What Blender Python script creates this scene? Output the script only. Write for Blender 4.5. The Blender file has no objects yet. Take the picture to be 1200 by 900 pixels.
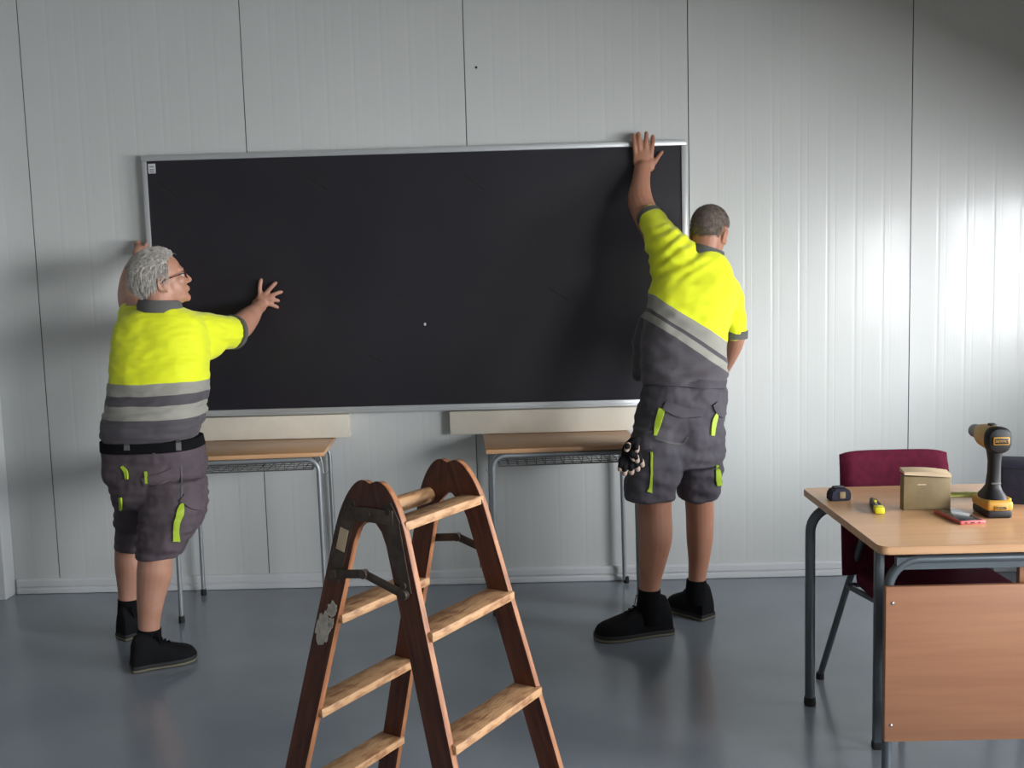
import bpy, bmesh, math, random
from mathutils import Vector as V, Matrix, noise
from mathutils.bvhtree import BVHTree
random.seed(7)
C = bpy.context.scene.collection
PI = math.pi
# ---------------------------------------------------------------- camera
F = 1180.0; PITCH, YAW, ROLL = 0.10308, -0.01655, -0.02779; EYE = V((0, 0, 1.5))
cy, sy, cp, sp = math.cos(YAW), math.sin(YAW), math.cos(PITCH), math.sin(PITCH)
FWD = V((sy*cp, cy*cp, -sp)); R0 = V((cy, -sy, 0)); U0 = R0.cross(FWD)
RT = R0*math.cos(ROLL) + U0*math.sin(ROLL); UP = -R0*math.sin(ROLL) + U0*math.cos(ROLL)
cam = bpy.data.cameras.new('camera'); cam.sensor_fit = 'HORIZONTAL'; cam.sensor_width = 36; cam.lens = 36*F/1200
co = bpy.data.objects.new('camera', cam); C.objects.link(co)
co.matrix_world = Matrix(((RT.x, UP.x, -FWD.x, 0), (RT.y, UP.y, -FWD.y, 0), (RT.z, UP.z, -FWD.z, 1.5), (0, 0, 0, 1)))
bpy.context.scene.camera = co
def ray(x, y): return FWD + RT*((x-600)/F) - UP*((y-450)/F)
def at(x, y, Y):
    d = ray(x, y); return EYE + d*(Y/d.y)
def onz(x, y, z=0.0):
    d = ray(x, y); return EYE + d*((z-1.5)/d.z)
def ppm(p): return F/((p-EYE).dot(FWD))       # pixels per metre at a point
# ---------------------------------------------------------------- materials
def mat(name, col, rough=.6, metal=0, col2=None, scale=8, stretch=(1, 1, 1), bump=0, bscale=60, detail=3, spec=.5, sheen=0, coat=0, lo=.35, hi=.65, bstretch=None):
    m = bpy.data.materials.new(name); m.use_nodes = True
    nt = m.node_tree; N = nt.nodes; L = nt.links; b = N['Principled BSDF']
    b.inputs['Base Color'].default_value = (*col, 1); b.inputs['Roughness'].default_value = rough
    b.inputs['Metallic'].default_value = metal; b.inputs['Specular IOR Level'].default_value = spec
    if sheen: b.inputs['Sheen Weight'].default_value = sheen
    if coat: b.inputs['Coat Weight'].default_value = coat; b.inputs['Coat Roughness'].default_value = .12
    tc = N.new('ShaderNodeTexCoord')
    if col2:
        mp = N.new('ShaderNodeMapping'); mp.inputs['Scale'].default_value = stretch
        no = N.new('ShaderNodeTexNoise'); no.inputs['Scale'].default_value = scale; no.inputs['Detail'].default_value = detail
        cr = N.new('ShaderNodeValToRGB'); cr.color_ramp.elements[0].position = lo; cr.color_ramp.elements[1].position = hi
        cr.color_ramp.elements[0].color = (*col, 1); cr.color_ramp.elements[1].color = (*col2, 1)
        L.new(tc.outputs['Object'], mp.inputs[0]); L.new(mp.outputs[0], no.inputs[0]); L.new(no.outputs[0], cr.inputs[0]); L.new(cr.outputs[0], b.inputs['Base Color'])
    if bump:
        mp2 = N.new('ShaderNodeMapping'); mp2.inputs['Scale'].default_value = bstretch or stretch
        n2 = N.new('ShaderNodeTexNoise'); n2.inputs['Scale'].default_value = bscale; n2.inputs['Detail'].default_value = 3
        bp = N.new('ShaderNodeBump'); bp.inputs['Strength'].default_value = bump; bp.inputs['Distance'].default_value = .01
        L.new(tc.outputs['Object'], mp2.inputs[0]); L.new(mp2.outputs[0], n2.inputs[0]); L.new(n2.outputs[0], bp.inputs['Height']); L.new(bp.outputs[0], b.inputs['Normal'])
    return m
def banded(name, normal, origin, bands, rough=.75):
    """cloth with woven-in colour bands: bands = [(height below which, colour)] from low to high along normal"""
    m = mat(name, bands[0][1], rough, bump=.25, bscale=300, sheen=.2)
    nt = m.node_tree; N = nt.nodes; L = nt.links; b = N['Principled BSDF']
    tc = N.new('ShaderNodeTexCoord'); sb = N.new('ShaderNodeVectorMath'); sb.operation = 'SUBTRACT'; sb.inputs[1].default_value = origin
    dt = N.new('ShaderNodeVectorMath'); dt.operation = 'DOT_PRODUCT'; dt.inputs[1].default_value = V(normal).normalized()
    no = N.new('ShaderNodeTexNoise'); no.inputs['Scale'].default_value = 5
    ad = N.new('ShaderNodeMath'); ad.operation = 'MULTIPLY_ADD'; ad.inputs[1].default_value = .02
    cr = N.new('ShaderNodeValToRGB'); cr.color_ramp.interpolation = 'CONSTANT'
    mr = N.new('ShaderNodeMapRange'); mr.inputs[1].default_value = -1; mr.inputs[2].default_value = 1
    L.new(tc.outputs['Object'], sb.inputs[0]); L.new(sb.outputs[0], dt.inputs[0]); L.new(tc.outputs['Object'], no.inputs[0])
    L.new(no.outputs[0], ad.inputs[0]); L.new(dt.outputs['Value'], ad.inputs[2]); L.new(ad.outputs[0], mr.inputs[0]); L.new(mr.outputs[0], cr.inputs[0])
    els = cr.color_ramp.elements
    els[0].position = 0; els[0].color = (*bands[0][1], 1)
    prev = bands[0][0]
    els[1].position = (prev+1)/2; els[1].color = (*bands[1][1], 1)
    for k in range(2, len(bands)):
        e = els.new((bands[k-1][0]+1)/2); e.color = (*bands[k][1], 1)
    L.new(cr.outputs[0], b.inputs['Base Color'])
    return m
M = {}
M['wall'] = mat('painted_panel', (.61, .625, .61), .30, col2=(.64, .65, .635), scale=1.2, bump=.035, bscale=40, bstretch=(6, 1, .05), spec=.5, coat=.25)
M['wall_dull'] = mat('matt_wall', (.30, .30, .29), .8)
M['ceiling'] = mat('ceiling_paint', (.6, .6, .58), .9)
M['groove'] = mat('dark_gap', (.20, .20, .20), .9)
M['skirt'] = mat('white_skirting', (.66, .67, .68), .4)
M['floor'] = mat('epoxy_floor', (.215, .245, .285), .22, col2=(.245, .275, .315), scale=2.2, bump=.05, bscale=9, detail=5, coat=.2)
M['board'] = mat('black_board', (.014, .012, .017), .40, col2=(.018, .016, .021), scale=3, bump=.03, bscale=30, spec=.5)
M['alu'] = mat('aluminium', (.62, .63, .64), .38, metal=.55)
M['foam'] = mat('white_foam', (.72, .66, .56), .8, col2=(.68, .62, .53), scale=12, bump=.08, bscale=80)
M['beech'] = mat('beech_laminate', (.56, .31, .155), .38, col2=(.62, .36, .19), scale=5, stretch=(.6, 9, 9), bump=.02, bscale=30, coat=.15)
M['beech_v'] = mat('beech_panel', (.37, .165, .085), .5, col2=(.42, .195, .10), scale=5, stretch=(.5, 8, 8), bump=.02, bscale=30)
M['edge'] = mat('beech_edging', (.55, .30, .15), .45)
M['tube'] = mat('grey_tube', (.30, .32, .33), .38, metal=.35)
M['tube_d'] = mat('dark_grey_tube', (.11, .13, .145), .4, metal=.35)
M['wire'] = mat('grey_wire', (.16, .16, .16), .5, metal=.5)
M['rubber'] = mat('black_rubber', (.012, .012, .012), .7)
M['stile'] = mat('varnished_ladder_wood', (.05, .012, .006), .45, col2=(.125, .036, .014), scale=14, stretch=(5, 5, .5), bump=.12, bscale=30, detail=6, bstretch=(6, 6, .6))
M['stile_edge'] = mat('worn_ladder_edge', (.36, .15, .06), .55, col2=(.20, .07, .028), scale=16, stretch=(4, 4, .7), bump=.1, detail=6, bstretch=(6, 6, .6))
M['step'] = mat('bare_ladder_tread', (.44, .25, .12), .6, col2=(.22, .095, .04), scale=15, stretch=(1.5, 4, 4), bump=.25, bscale=30, detail=8, bstretch=(1, 7, 7), lo=.44, hi=.68)
M['iron'] = mat('dark_iron', (.06, .045, .036), .6, metal=.4, col2=(.115, .085, .065), scale=30)
M['paint'] = mat('splashed_paint', (.55, .50, .42), .6, col2=(.40, .35, .28), scale=60)
M['maroon'] = mat('maroon_fabric', (.068, .003, .015), .9, col2=(.09, .005, .022), scale=40, bump=.2, bscale=400, spec=.2)
M['skin'] = mat('skin', (.40, .175, .105), .5, col2=(.46, .22, .14), scale=9, bump=.05, bscale=90)
M['skin_l'] = mat('fair_skin', (.44, .215, .14), .5, col2=(.52, .27, .19), scale=11, bump=.05, bscale=90)
M['grey_cloth'] = mat('grey_work_cloth', (.062, .055, .066), .85, col2=(.080, .070, .082), scale=10, bump=.2, bscale=300)
M['grey_cloth_l'] = mat('plum_grey_work_cloth', (.075, .056, .066), .85, col2=(.10, .076, .086), scale=10, bump=.2, bscale=300)
M['rib'] = mat('grey_rib', (.10, .10, .095), .85, bump=.2, bscale=300)
M['lime'] = mat('lime_piping', (.38, .52, .03), .6)
M['black'] = mat('black_leather', (.004, .004, .005), .85, spec=.25, bump=.2, bscale=90)
M['sock'] = mat('black_sock', (.004, .004, .005), .95, spec=.2)
M['sole'] = mat('shoe_sole', (.012, .012, .012), .7)
M['sole_edge'] = mat('tan_sole_edge', (.17, .15, .10), .7)
M['hair_grey'] = mat('grey_hair', (.40, .37, .34), .6, col2=(.66, .62, .57), scale=60, stretch=(1, 1, 1))
M['hair_dark'] = mat('cropped_hair', (.12, .092, .075), .8, col2=(.19, .15, .125), scale=50, bump=.3, bscale=500)
M['lens'] = mat('spectacle_rim', (.05, .008, .008), .3)
M['eye'] = mat('eye_white', (.7, .66, .62), .3)
M['iris'] = mat('iris', (.03, .02, .015), .2)
M['bone'] = mat('glove_tip', (.42, .30, .24), .7)
M['yellowplastic'] = mat('yellow_plastic', (.55, .30, .03), .45, col2=(.50, .26, .04), scale=30)
M['blackplastic'] = mat('black_plastic', (.010, .010, .012), .5, spec=.35)
M['greyplastic'] = mat('grey_plastic', (.10, .10, .10), .45)
M['pink'] = mat('pink_phone_case', (.62, .13, .13), .4)
M['screen'] = mat('phone_glass', (.03, .03, .033), .08)
M['card'] = mat('brown_card', (.23, .165, .08), .7, col2=(.27, .20, .10), scale=20)
M['card_l'] = mat('pale_card', (.58, .44, .28), .7)
M['lemon'] = mat('lemon_paper', (.62, .66, .16), .7)
M['bright'] = mat('bright_yellow', (.72, .66, .02), .45)
M['steel'] = mat('steel', (.5, .5, .5), .3, metal=.9)
M['paper'] = mat('white_paper', (.62, .62, .64), .7)
M['ink'] = mat('grey_ink', (.15, .15, .17), .7)
M['case'] = mat('navy_case', (.012, .013, .028), .7, col2=(.020, .020, .038), scale=40, bump=.15, bscale=80, spec=.3)
YEL = (.80, .86, .008); REF = (.30, .29, .25); DRK = (.068, .058, .068)
# ---------------------------------------------------------------- object helpers
def link(name, me, m=None, parent=None):
    o = bpy.data.objects.new(name, me); C.objects.link(o)
    if m is not None:
        for mm in (m if isinstance(m, (list, tuple)) else [m]): me.materials.append(mm)
    if parent is not None:
        o.parent = parent; o.matrix_parent_inverse = wm(parent).inverted()
    return o
def wm(o):
    if o.parent: return wm(o.parent) @ o.matrix_parent_inverse @ o.matrix_basis
    return o.matrix_basis.copy()
def fin(name, bm, m, parent=None, smooth=True, mtx=None):
    bmesh.ops.recalc_face_normals(bm, faces=bm.faces)
    me = bpy.data.meshes.new(name); bm.to_mesh(me); bm.free()
    if smooth:
        for p in me.polygons: p.use_smooth = True
        try: me.set_sharp_from_angle(angle=math.radians(38))
        except Exception: pass
    o = link(name, me, m, parent)
    if mtx is not None: o.matrix_basis = mtx
    return o
def tag(o, label=None, cat=None, group=None, kind=None):
    if label: o['label'] = label
    if cat: o['category'] = cat
    if group: o['group'] = group
    if kind: o['kind'] = kind
    return o
def thing(name, loc, label, cat, group=None, rz=0):
    o = bpy.data.objects.new(name, None); C.objects.link(o); o.location = loc; o.rotation_euler = (0, 0, rz); o.empty_display_size = .1
    o.matrix_basis = Matrix.Translation(V(loc)) @ Matrix.Rotation(rz, 4, 'Z')
    return tag(o, label, cat, group)
def box(bm, x0, x1, y0, y1, z0, z1, bev=0, mi=0, mtx=None, seg=2):
    r = bmesh.ops.create_cube(bm, size=1)
    vs = r['verts']
    for v in vs: v.co = V((x0+(v.co.x+.5)*(x1-x0), y0+(v.co.y+.5)*(y1-y0), z0+(v.co.z+.5)*(z1-z0)))
    fs = list({f for v in vs for f in v.link_faces})
    for f in fs: f.material_index = mi
    if bev:
        es = list({e for v in vs for e in v.link_edges})
        rr = bmesh.ops.bevel(bm, geom=es, offset=bev, segments=seg, affect='EDGES', profile=.5)
        vs = list({v for f in rr['faces'] for v in f.verts} | {v for v in vs if v.is_valid})
        for f in rr['faces']: f.material_index = mi
    if mtx is not None:
        for v in vs: v.co = mtx @ v.co
    return vs
def ring_join(bm, rings, mi=0, cap=True):
    for a, b in zip(rings, rings[1:]):
        n = len(a)
        for i in range(n):
            f = bm.faces.new((a[i], a[(i+1) % n], b[(i+1) % n], b[i])); f.material_index = mi
    if cap:
        for r in (rings[0], rings[-1]):
            f = bm.faces.new(r); f.material_index = mi
def tube(bm, pts, rad, n=12, mi=0, flat=None, round_ends=False):
    """sweep; rad = number or list; flat=(axis, factor) squashes along a world axis"""
    pts = [V(p) for p in pts]; k = len(pts)
    rads = list(rad) if isinstance(rad, (list, tuple)) else [rad]*k
    if round_ends:
        d0 = (pts[0]-pts[1]).normalized(); d1 = (pts[-1]-pts[-2]).normalized(); r0, r1 = rads[0], rads[-1]
        pts = [pts[0]+d0*r0*.95, pts[0]+d0*r0*.7] + pts + [pts[-1]+d1*r1*.7, pts[-1]+d1*r1*.95]
        rads = [r0*.3, r0*.72] + rads + [r1*.72, r1*.3]; k = len(pts)
    t = (pts[1]-pts[0]).normalized(); ref = V((0, 0, 1)) if abs(t.z) < .9 else V((1, 0, 0))
    u = t.cross(ref).normalized(); rings = []
    for i in range(k):
        if i == 0: t2 = pts[1]-pts[0]
        elif i == k-1: t2 = pts[-1]-pts[-2]
        else: t2 = (pts[i+1]-pts[i]).normalized() + (pts[i]-pts[i-1]).normalized()
        t2.normalize(); u = (u - t2*u.dot(t2)).normalized(); w = t2.cross(u)
        ring = []
        for j in range(n):
            a = 2*PI*j/n; off = (u*math.cos(a)+w*math.sin(a))*rads[i]
            if flat: ax, fac = flat; ax = V(ax).normalized(); off = off - ax*off.dot(ax)*(1-fac)
            ring.append(bm.verts.new(pts[i]+off))
        rings.append(ring)
    ring_join(bm, rings, mi)
def smooth_path(pts, n=6):
    pts = [V(p) for p in pts]; out = []
    for i in range(len(pts)-1):
        p0 = pts[max(i-1, 0)]; p1 = pts[i]; p2 = pts[i+1]; p3 = pts[min(i+2, len(pts)-1)]
        for j in range(n):
            t = j/n; out.append(.5*((2*p1)+(p2-p0)*t+(2*p0-5*p1+4*p2-p3)*t*t+(3*p1-p0-3*p2+p3)*t**3))
    out.append(pts[-1]); return out
def lerp_list(vals, n=6):
    vs = smooth_path([V((v, 0, 0)) for v in vals], n); return [v.x for v in vs]
def ball(bm, c, rx, ry=None, rz=None, axes=None, seg=20, mi=0):
    ry = rx if ry is None else ry; rz = rx if rz is None else rz
    A = axes or (V((1, 0, 0)), V((0, 1, 0)), V((0, 0, 1)))
    r = bmesh.ops.create_uvsphere(bm, u_segments=seg, v_segments=max(8, seg//2+2), radius=1)
    for v in r['verts']:
        p = v.co.copy(); v.co = V(c) + A[0]*p.x*rx + A[1]*p.y*ry + A[2]*p.z*rz
        for f in v.link_faces: f.material_index = mi
def rows(bm, rr, n=28, ex=2.3, sub=4, rot=0):
    """stack of cross-sections: (py, xl, xr, Y, half depth); smooth between"""
    cs = []; hw = []; hd = []
    for py, xl, xr, Y, d in rr:
        c = at((xl+xr)/2, py, Y); cs.append(c); hw.append((xr-xl)/2/ppm(c)); hd.append(d)
    cs = smooth_path(cs, sub); hw = lerp_list(hw, sub); hd = lerp_list(hd, sub)
    ux = V((math.cos(rot), math.sin(rot), 0)); uy = V((-math.sin(rot), math.cos(rot), 0))
    rings = []
    for c, a, b in zip(cs, hw, hd):
        ring = []
        w = a
        for j in range(n):
            t = 2*PI*j/n; ct, st = math.cos(t), math.sin(t)
            x = math.copysign(abs(ct)**(2/ex), ct)*w; y = math.copysign(abs(st)**(2/ex), st)*b
            ring.append(bm.verts.new(c+ux*x+uy*y))
        rings.append(ring)
    ring_join(bm, rings)
def limb(bm, jj, n=16, sub=5, flat=None):
    """joints (px, py, Y, r_px) -> tapered tube"""
    ps = [at(x, y, Y) for x, y, Y, r in jj]; rs = [r/ppm(p) for p, (x, y, Y, r) in zip(ps, jj)]
    tube(bm, smooth_path(ps, sub), lerp_list(rs, sub), n, flat=flat, round_ends=True)
def union(name, bm, voxel, m, parent, smooth=6, fold=None):
    """merge overlapping solids into one continuous surface"""
    bmesh.ops.recalc_face_normals(bm, faces=bm.faces)
    me = bpy.data.meshes.new('tmp'); bm.to_mesh(me); bm.free()
    o = bpy.data.objects.new('tmp', me); C.objects.link(o)
    r = o.modifiers.new('r', 'REMESH'); r.mode = 'VOXEL'; r.voxel_size = voxel; r.use_smooth_shade = True
    s = o.modifiers.new('s', 'SMOOTH'); s.factor = .5; s.iterations = smooth
    dg = bpy.context.evaluated_depsgraph_get(); dg.update()
    me2 = bpy.data.meshes.new_from_object(o.evaluated_get(dg)); me2.name = name
    bpy.data.objects.remove(o); bpy.data.meshes.remove(me)
    if fold:
        nn = [v.normal.copy() for v in me2.vertices]
        for v, nr in zip(me2.vertices, nn): v.co = v.co + nr*fold(v.co, nr)
    me2.materials.clear()
    for p in me2.polygons: p.use_smooth = True; p.material_index = 0
    return link(name, me2, m, parent)
def bvh(o):
    bm = bmesh.new(); bm.from_mesh(o.data); bm.transform(wm(o)); t = BVHTree.FromBMesh(bm); bm.free(); return t
def hit(t, x, y):
    d = ray(x, y).normalized(); r = t.ray_cast(EYE, d)
    return (r[0], r[1]) if r[0] is not None else (None, None)
def ribbon(name, t, pts, wpx, m, parent, off=.004, thick=.004, label=None):
    """thin strip of cloth sewn on a surface; pts = [(px, py)], wpx = widths"""
    ws = wpx if isinstance(wpx, (list, tuple)) else [wpx]*len(pts)
    P = smooth_path([V((x, y, 0)) for x, y in pts], 5); W = lerp_list(ws, 5); bm = bmesh.new(); prev = None
    last = None
    for i, p in enumerate(P):
        d = (P[min(i+1, len(P)-1)]-P[max(i-1, 0)]).normalized(); s = V((-d.y, d.x, 0))
        h = []
        for k in (-1, -.33, .33, 1):
            q, nrm = hit(t, p.x+s.x*W[i]/2*k, p.y+s.y*W[i]/2*k)
            if q is None: h = None; break
            h.append((q, nrm))
        if h is None: prev = None; continue
        if nrm.dot(ray(p.x, p.y)) > 0: nrm = -nrm
        top = [bm.verts.new(q+nn*(off+thick)) for q, nn in h]; bot = [bm.verts.new(q-nn*.003) for q, nn in h]
        cur = top + bot[::-1]
        if prev and max((a.co-b.co).length for a, b in zip(prev, cur)) < .08:
            for j in range(8): bm.faces.new((prev[j], prev[(j+1) % 8], cur[(j+1) % 8], cur[j]))
        prev = cur
    if not bm.faces: bm.free(); return None
    es = [e for e in bm.edges if e.is_boundary]
    if es: bmesh.ops.holes_fill(bm, edges=es, sides=8)
    o = fin(name, bm, m, parent)
    if label: o['label'] = label
    return o
def nz(p, s, seed=0): return noise.noise(V((p.x*s+seed, p.y*s+seed*1.7, p.z*s-seed)))

# ================================================================ SETTING
WY = 4.89; PW = 1.0548; X0 = -2.374
XL, XR, YB, ZC = -4.4, 3.30, -2.6, 3.05
def struct(o): o['kind'] = 'structure'; return o
bm = bmesh.new(); box(bm, XL, XR, YB, WY+.05, -.12, 0); struct(fin('floor', bm, M['floor'], smooth=False))
bm = bmesh.new(); box(bm, XL, XR, YB, WY+.05, ZC, ZC+.1); struct(fin('ceiling', bm, M['ceiling'], smooth=False))
# back wall: sandwich panels with shallow pressed ribs, tongue joints between them
def back_profile():
    prof = []
    k0 = math.floor((XL-X0)/PW)
    x = X0 + k0*PW
    while x < XR+.2:
        prof += [(x-.0022, 0), (x-.0008, .010), (x+.0008, .010), (x+.0022, 0)]
        for r in range(1, 8):
            c = x + PW*r/8
            prof += [(c-.0085, 0), (c-.003, .00032), (c+.003, .00032), (c+.0085, 0)]
            if r < 8: prof += [(c+.030, 0), (c+.033, .00015), (c+.037, .00015), (c+.040, 0)]
        x += PW
    return [(a, d) for a, d in prof if XL <= a <= XR]
bm = bmesh.new(); pr = [(XL, 0)] + back_profile() + [(XR, 0)]
lo = [bm.verts.new((a, WY+d, 0)) for a, d in pr]; hi = [bm.verts.new((a, WY+d, ZC)) for a, d in pr]
for i in range(len(pr)-1): bm.faces.new((lo[i], lo[i+1], hi[i+1], hi[i]))
b1 = [bm.verts.new((XL, WY+.1, 0)), bm.verts.new((XR, WY+.1, 0))]; t1 = [bm.verts.new((XL, WY+.1, ZC)), bm.verts.new((XR, WY+.1, ZC))]
bm.faces.new((b1[0], b1[1], t1[1], t1[0])); bm.faces.new((lo[0], hi[0], t1[0], b1[0])); bm.faces.new((lo[-1], b1[1], t1[1], hi[-1]))
wb = struct(fin('wall_back', bm, [M['wall'], M['groove']], smooth=False))
for p in wb.data.polygons:
    c = p.center
    if c.y > WY+.0045 and c.y < WY+.03: p.material_index = 1
bm = bmesh.new(); box(bm, XL-.1, XL, YB, WY+.1, 0, ZC); struct(fin('wall_left', bm, M['wall_dull'], smooth=False))
bm = bmesh.new(); box(bm, XL-.1, XR+.1, YB-.1, YB, 0, ZC); struct(fin('wall_rear', bm, M['wall_dull'], smooth=False))
WIN = [(1.6, 3.3, .85, 2.0), (-1.6, .9, .85, 2.0)]
bm = bmesh.new()
ys = [YB, -1.6, .9, 1.6, 3.3, WY+.1]
for a, b in zip(ys, ys[1:]):
    if (a, b) in ((1.6, 3.3), (-1.6, .9)):
        box(bm, XR, XR+.12, a, b, 0, .85); box(bm, XR, XR+.12, a, b, 2.0, ZC)
    else: box(bm, XR, XR+.12, a, b, 0, ZC)
struct(fin('wall_right', bm, M['wall_dull'], smooth=False))
for i, (a, b, z0, z1) in enumerate(WIN):
    bm = bmesh.new(); mid = (a+b)/2
    for y0, y1, q0, q1 in ((a, a+.05, z0, z1), (b-.05, b, z0, z1), (a, b, z0, z0+.05), (a, b, z1-.05, z1), (mid-.025, mid+.025, z0, z1)):
        box(bm, XR+.03, XR+.09, y0, y1, q0, q1, .004)
    struct(fin('window_%d' % (i+1), bm, M['skirt'], smooth=False))
# skirting: rounded upper band over a thin lower bead
bm = bmesh.new()
prof = [(0, .002), (-.016, .002), (-.018, .006), (-.018, .024), (-.012, .030), (-.007, .031), (-.007, .034), (-.013, .036), (-.015, .040), (-.015, .066), (-.011, .075), (0, .077)]
a = [bm.verts.new((-2.585, WY+y, z)) for y, z in prof]; b = [bm.verts.new((XR, WY+y, z)) for y, z in prof]
ring_join(bm, [a, b]); struct(fin('baseboard_back', bm, M['skirt'], smooth=False))
bm = bmesh.new(); box(bm, -2.86, -2.600, 4.79, WY, 0, ZC, .004); struct(fin('trim_1', bm, M['skirt'], smooth=False))
sc_ = at(558, 79, WY-.002)
bm = bmesh.new()
tube(bm, [(sc_.x, WY+.004, sc_.z), (sc_.x, WY-.004, sc_.z)], .006, 14); box(bm, sc_.x-.004, sc_.x+.004, WY-.0045, WY-.0035, sc_.z-.0008, sc_.z+.0008)
tag(fin('screw', bm, M['rubber']), 'small dark screw head alone on the wall above the blackboard', 'screw')
# ================================================================ BLACKBOARD
BY = 4.845; BX0, BX1, BZ0, BZ1 = -1.812, .772, .876, 2.134; BT = .028
bd = thing('blackboard', ((BX0+BX1)/2, BY, BZ0), 'large black board with thin aluminium frame held against the wall by two workers', 'blackboard')
bm = bmesh.new(); box(bm, BX0+.01, BX1-.01, BY+.006, BY+BT-.004, BZ0+.01, BZ1-.01); fin('board_panel', bm, M['board'], bd, smooth=False)
fw = .026
for nm, x0, x1, z0, z1 in (('frame_rail', BX0, BX1, BZ1-fw, BZ1), ('frame_rail', BX0, BX1, BZ0, BZ0+fw+.006), ('frame_stile', BX0, BX0+fw-.004, BZ0+fw, BZ1-fw), ('frame_stile', BX1-fw+.002, BX1, BZ0+fw, BZ1-fw)):
    bm = bmesh.new(); box(bm, x0, x1, BY-.003, BY+BT, z0, z1, .003)
    if nm == 'frame_rail' and z0 == BZ0: box(bm, x0+.01, x1-.01, BY-.008, BY, z0+.002, z0+.012, .003)
    fin(nm, bm, M['alu'], bd)
bm = bmesh.new(); s0 = at(173, 192, BY); box(bm, s0.x, s0.x+.034, BY+.0035, BY+.0065, s0.z-.045, s0.z, 0)
for q in (.012, .026, .036): box(bm, s0.x+.006, s0.x+.028, BY+.0028, BY+.0036, s0.z-q-.004, s0.z-q, mi=1)
fin('sticker', bm, [M['paper'], M['ink']], bd, smooth=False)['label'] = 'small white printed sticker in the top corner'
for px, py, L_, an in ((197, 222, .13, -.7), (372, 215, .11, -.65), (555, 213, .13, -.7), (462, 348, .14, -.6), (655, 345, .12, -.6), (440, 420, .07, -.5)):
    q = at(px, py, BY+.006); d = V((math.cos(an), 0, math.sin(an))); n = V((-d.z, 0, d.x)); bm = bmesh.new(); A = []; B = []
    for k in range(16):
        a = 2*PI*k/16; v = q+d*(L_/2*math.cos(a))+n*(.006*math.sin(a)+.003*math.sin(3*a)); A.append(bm.verts.new(v+V((0, -.0006, 0)))); B.append(bm.verts.new(v+V((0, .001, 0))))
    ring_join(bm, [A, B]); fin('scuff_mark', bm, M['rubber'], bd, smooth=False)
q = at(498, 380, BY+.006); bm = bmesh.new(); ball(bm, q, .006, .001, .008, seg=10); fin('chalk_speck', bm, M['paper'], bd)
# ================================================================ PUPILS' DESKS
TZ = .76
def make_desk(cx, label):
    w, d = .70, .46; x0 = cx-.35; y0 = 4.62-d/2
    t = thing('school_desk', (x0+w/2, y0+d/2, 0), label, 'desk', 'school desks under the blackboard')
    bm = bmesh.new(); box(bm, x0, x0+w, y0, y0+d, TZ-.020, TZ, .004); fin('tabletop', bm, M['beech'], t)
    for yy in (y0+.03, y0+d-.03):
        xa, xb = x0+.030, x0+w-.022; r = .0105; zt = TZ-.034; B = .055
        pts = [V((xa-.005, yy, .015)), V((xa, yy, zt-B))]
        for k in range(1, 7): an = PI/2*k/6; pts.append(V((xa+B-B*math.cos(an), yy, zt-B+B*math.sin(an))))
        p2 = [V((2*(x0+w/2)-p.x, p.y, p.z)) for p in reversed(pts)]
        bm = bmesh.new(); tube(bm, pts+p2, r, 12); f = fin('leg_frame', bm, M['tube'], t)
        for xx in (xa-.005, xb+.005):
            bm = bmesh.new(); tube(bm, [(xx, yy, .0), (xx, yy, .006), (xx, yy, .032)], [.013, .0145, .0125], 14); fin('foot_cap', bm, M['rubber'], f)
    for xx in (x0+.05, x0+w-.05):
        bm = bmesh.new(); tube(bm, [(xx, y0+.03, TZ-.03), (xx, y0+d-.03, TZ-.03)], .009, 8); fin('side_rail', bm, M['tube_d'], t)
    bm = bmesh.new(); z = TZ-.085     # wire book rack
    for k in range(8):
        yy = y0+.06+k*.047; tube(bm, [(x0+.06, yy, z), (x0+w-.06, yy, z)], .0025 if k else .004, 6)
    for k in range(15):
        xx = x0+.06+k*(w-.12)/14; tube(bm, [(xx, y0+.055, z+.035), (xx, y0+.06, z-.002), (xx, y0+.40, z-.002), (xx, y0+.41, z+.05)], .002, 6)
    tube(bm, [(x0+.06, y0+.055, z+.037), (x0+w-.06, y0+.055, z+.037)], .0035, 6)
    for xx in (x0+.06, x0+w-.06): tube(bm, [(xx, y0+.055, z+.037), (xx, y0+.055, z)], .003, 6); tube(bm, [(xx, y0+.055, z), (xx, y0+.44, z+.05)], .003, 6)
    fin('wire_shelf', bm, M['wire'], t)
    for sx, xx in ((-1, x0+.03), (1, x0+w-.03)):
        bm = bmesh.new(); yy = y0+.16
        pp = [V((xx-sx*.01, yy, TZ-.035)), V((xx+sx*.002, yy, TZ-.09))]+[V((xx+sx*(.014-.012*math.cos(a)), yy, TZ-.115-.014*math.sin(a))) for a in (0, .6, 1.2, 1.9, 2.5, 3.1)]
        tube(bm, pp, .0022, 6); fin('bag_hook', bm, M['tube'], t)
    t.rotation_euler = (0, 0, math.radians(4)); return t
make_desk(-1.285, 'beech school desk with tubular legs, behind the grey-haired worker')
make_desk(.138, 'beech school desk with tubular legs, right of the ladder top')
for nm, x0, x1, z0, lab in (('foam_block', -1.66, -.875, TZ+.002, 'long whitish block propping the left half of the blackboard'), ('foam_block', -.385, .52, TZ+.002, 'long cream block propping the right half of the blackboard')):
    bm = bmesh.new(); box(bm, x0, x1, 4.818, 4.884, z0, BZ0-.002, .003)
    tag(fin(nm, bm, M['foam']), lab, 'block', 'blocks between the desks and the blackboard')
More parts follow.
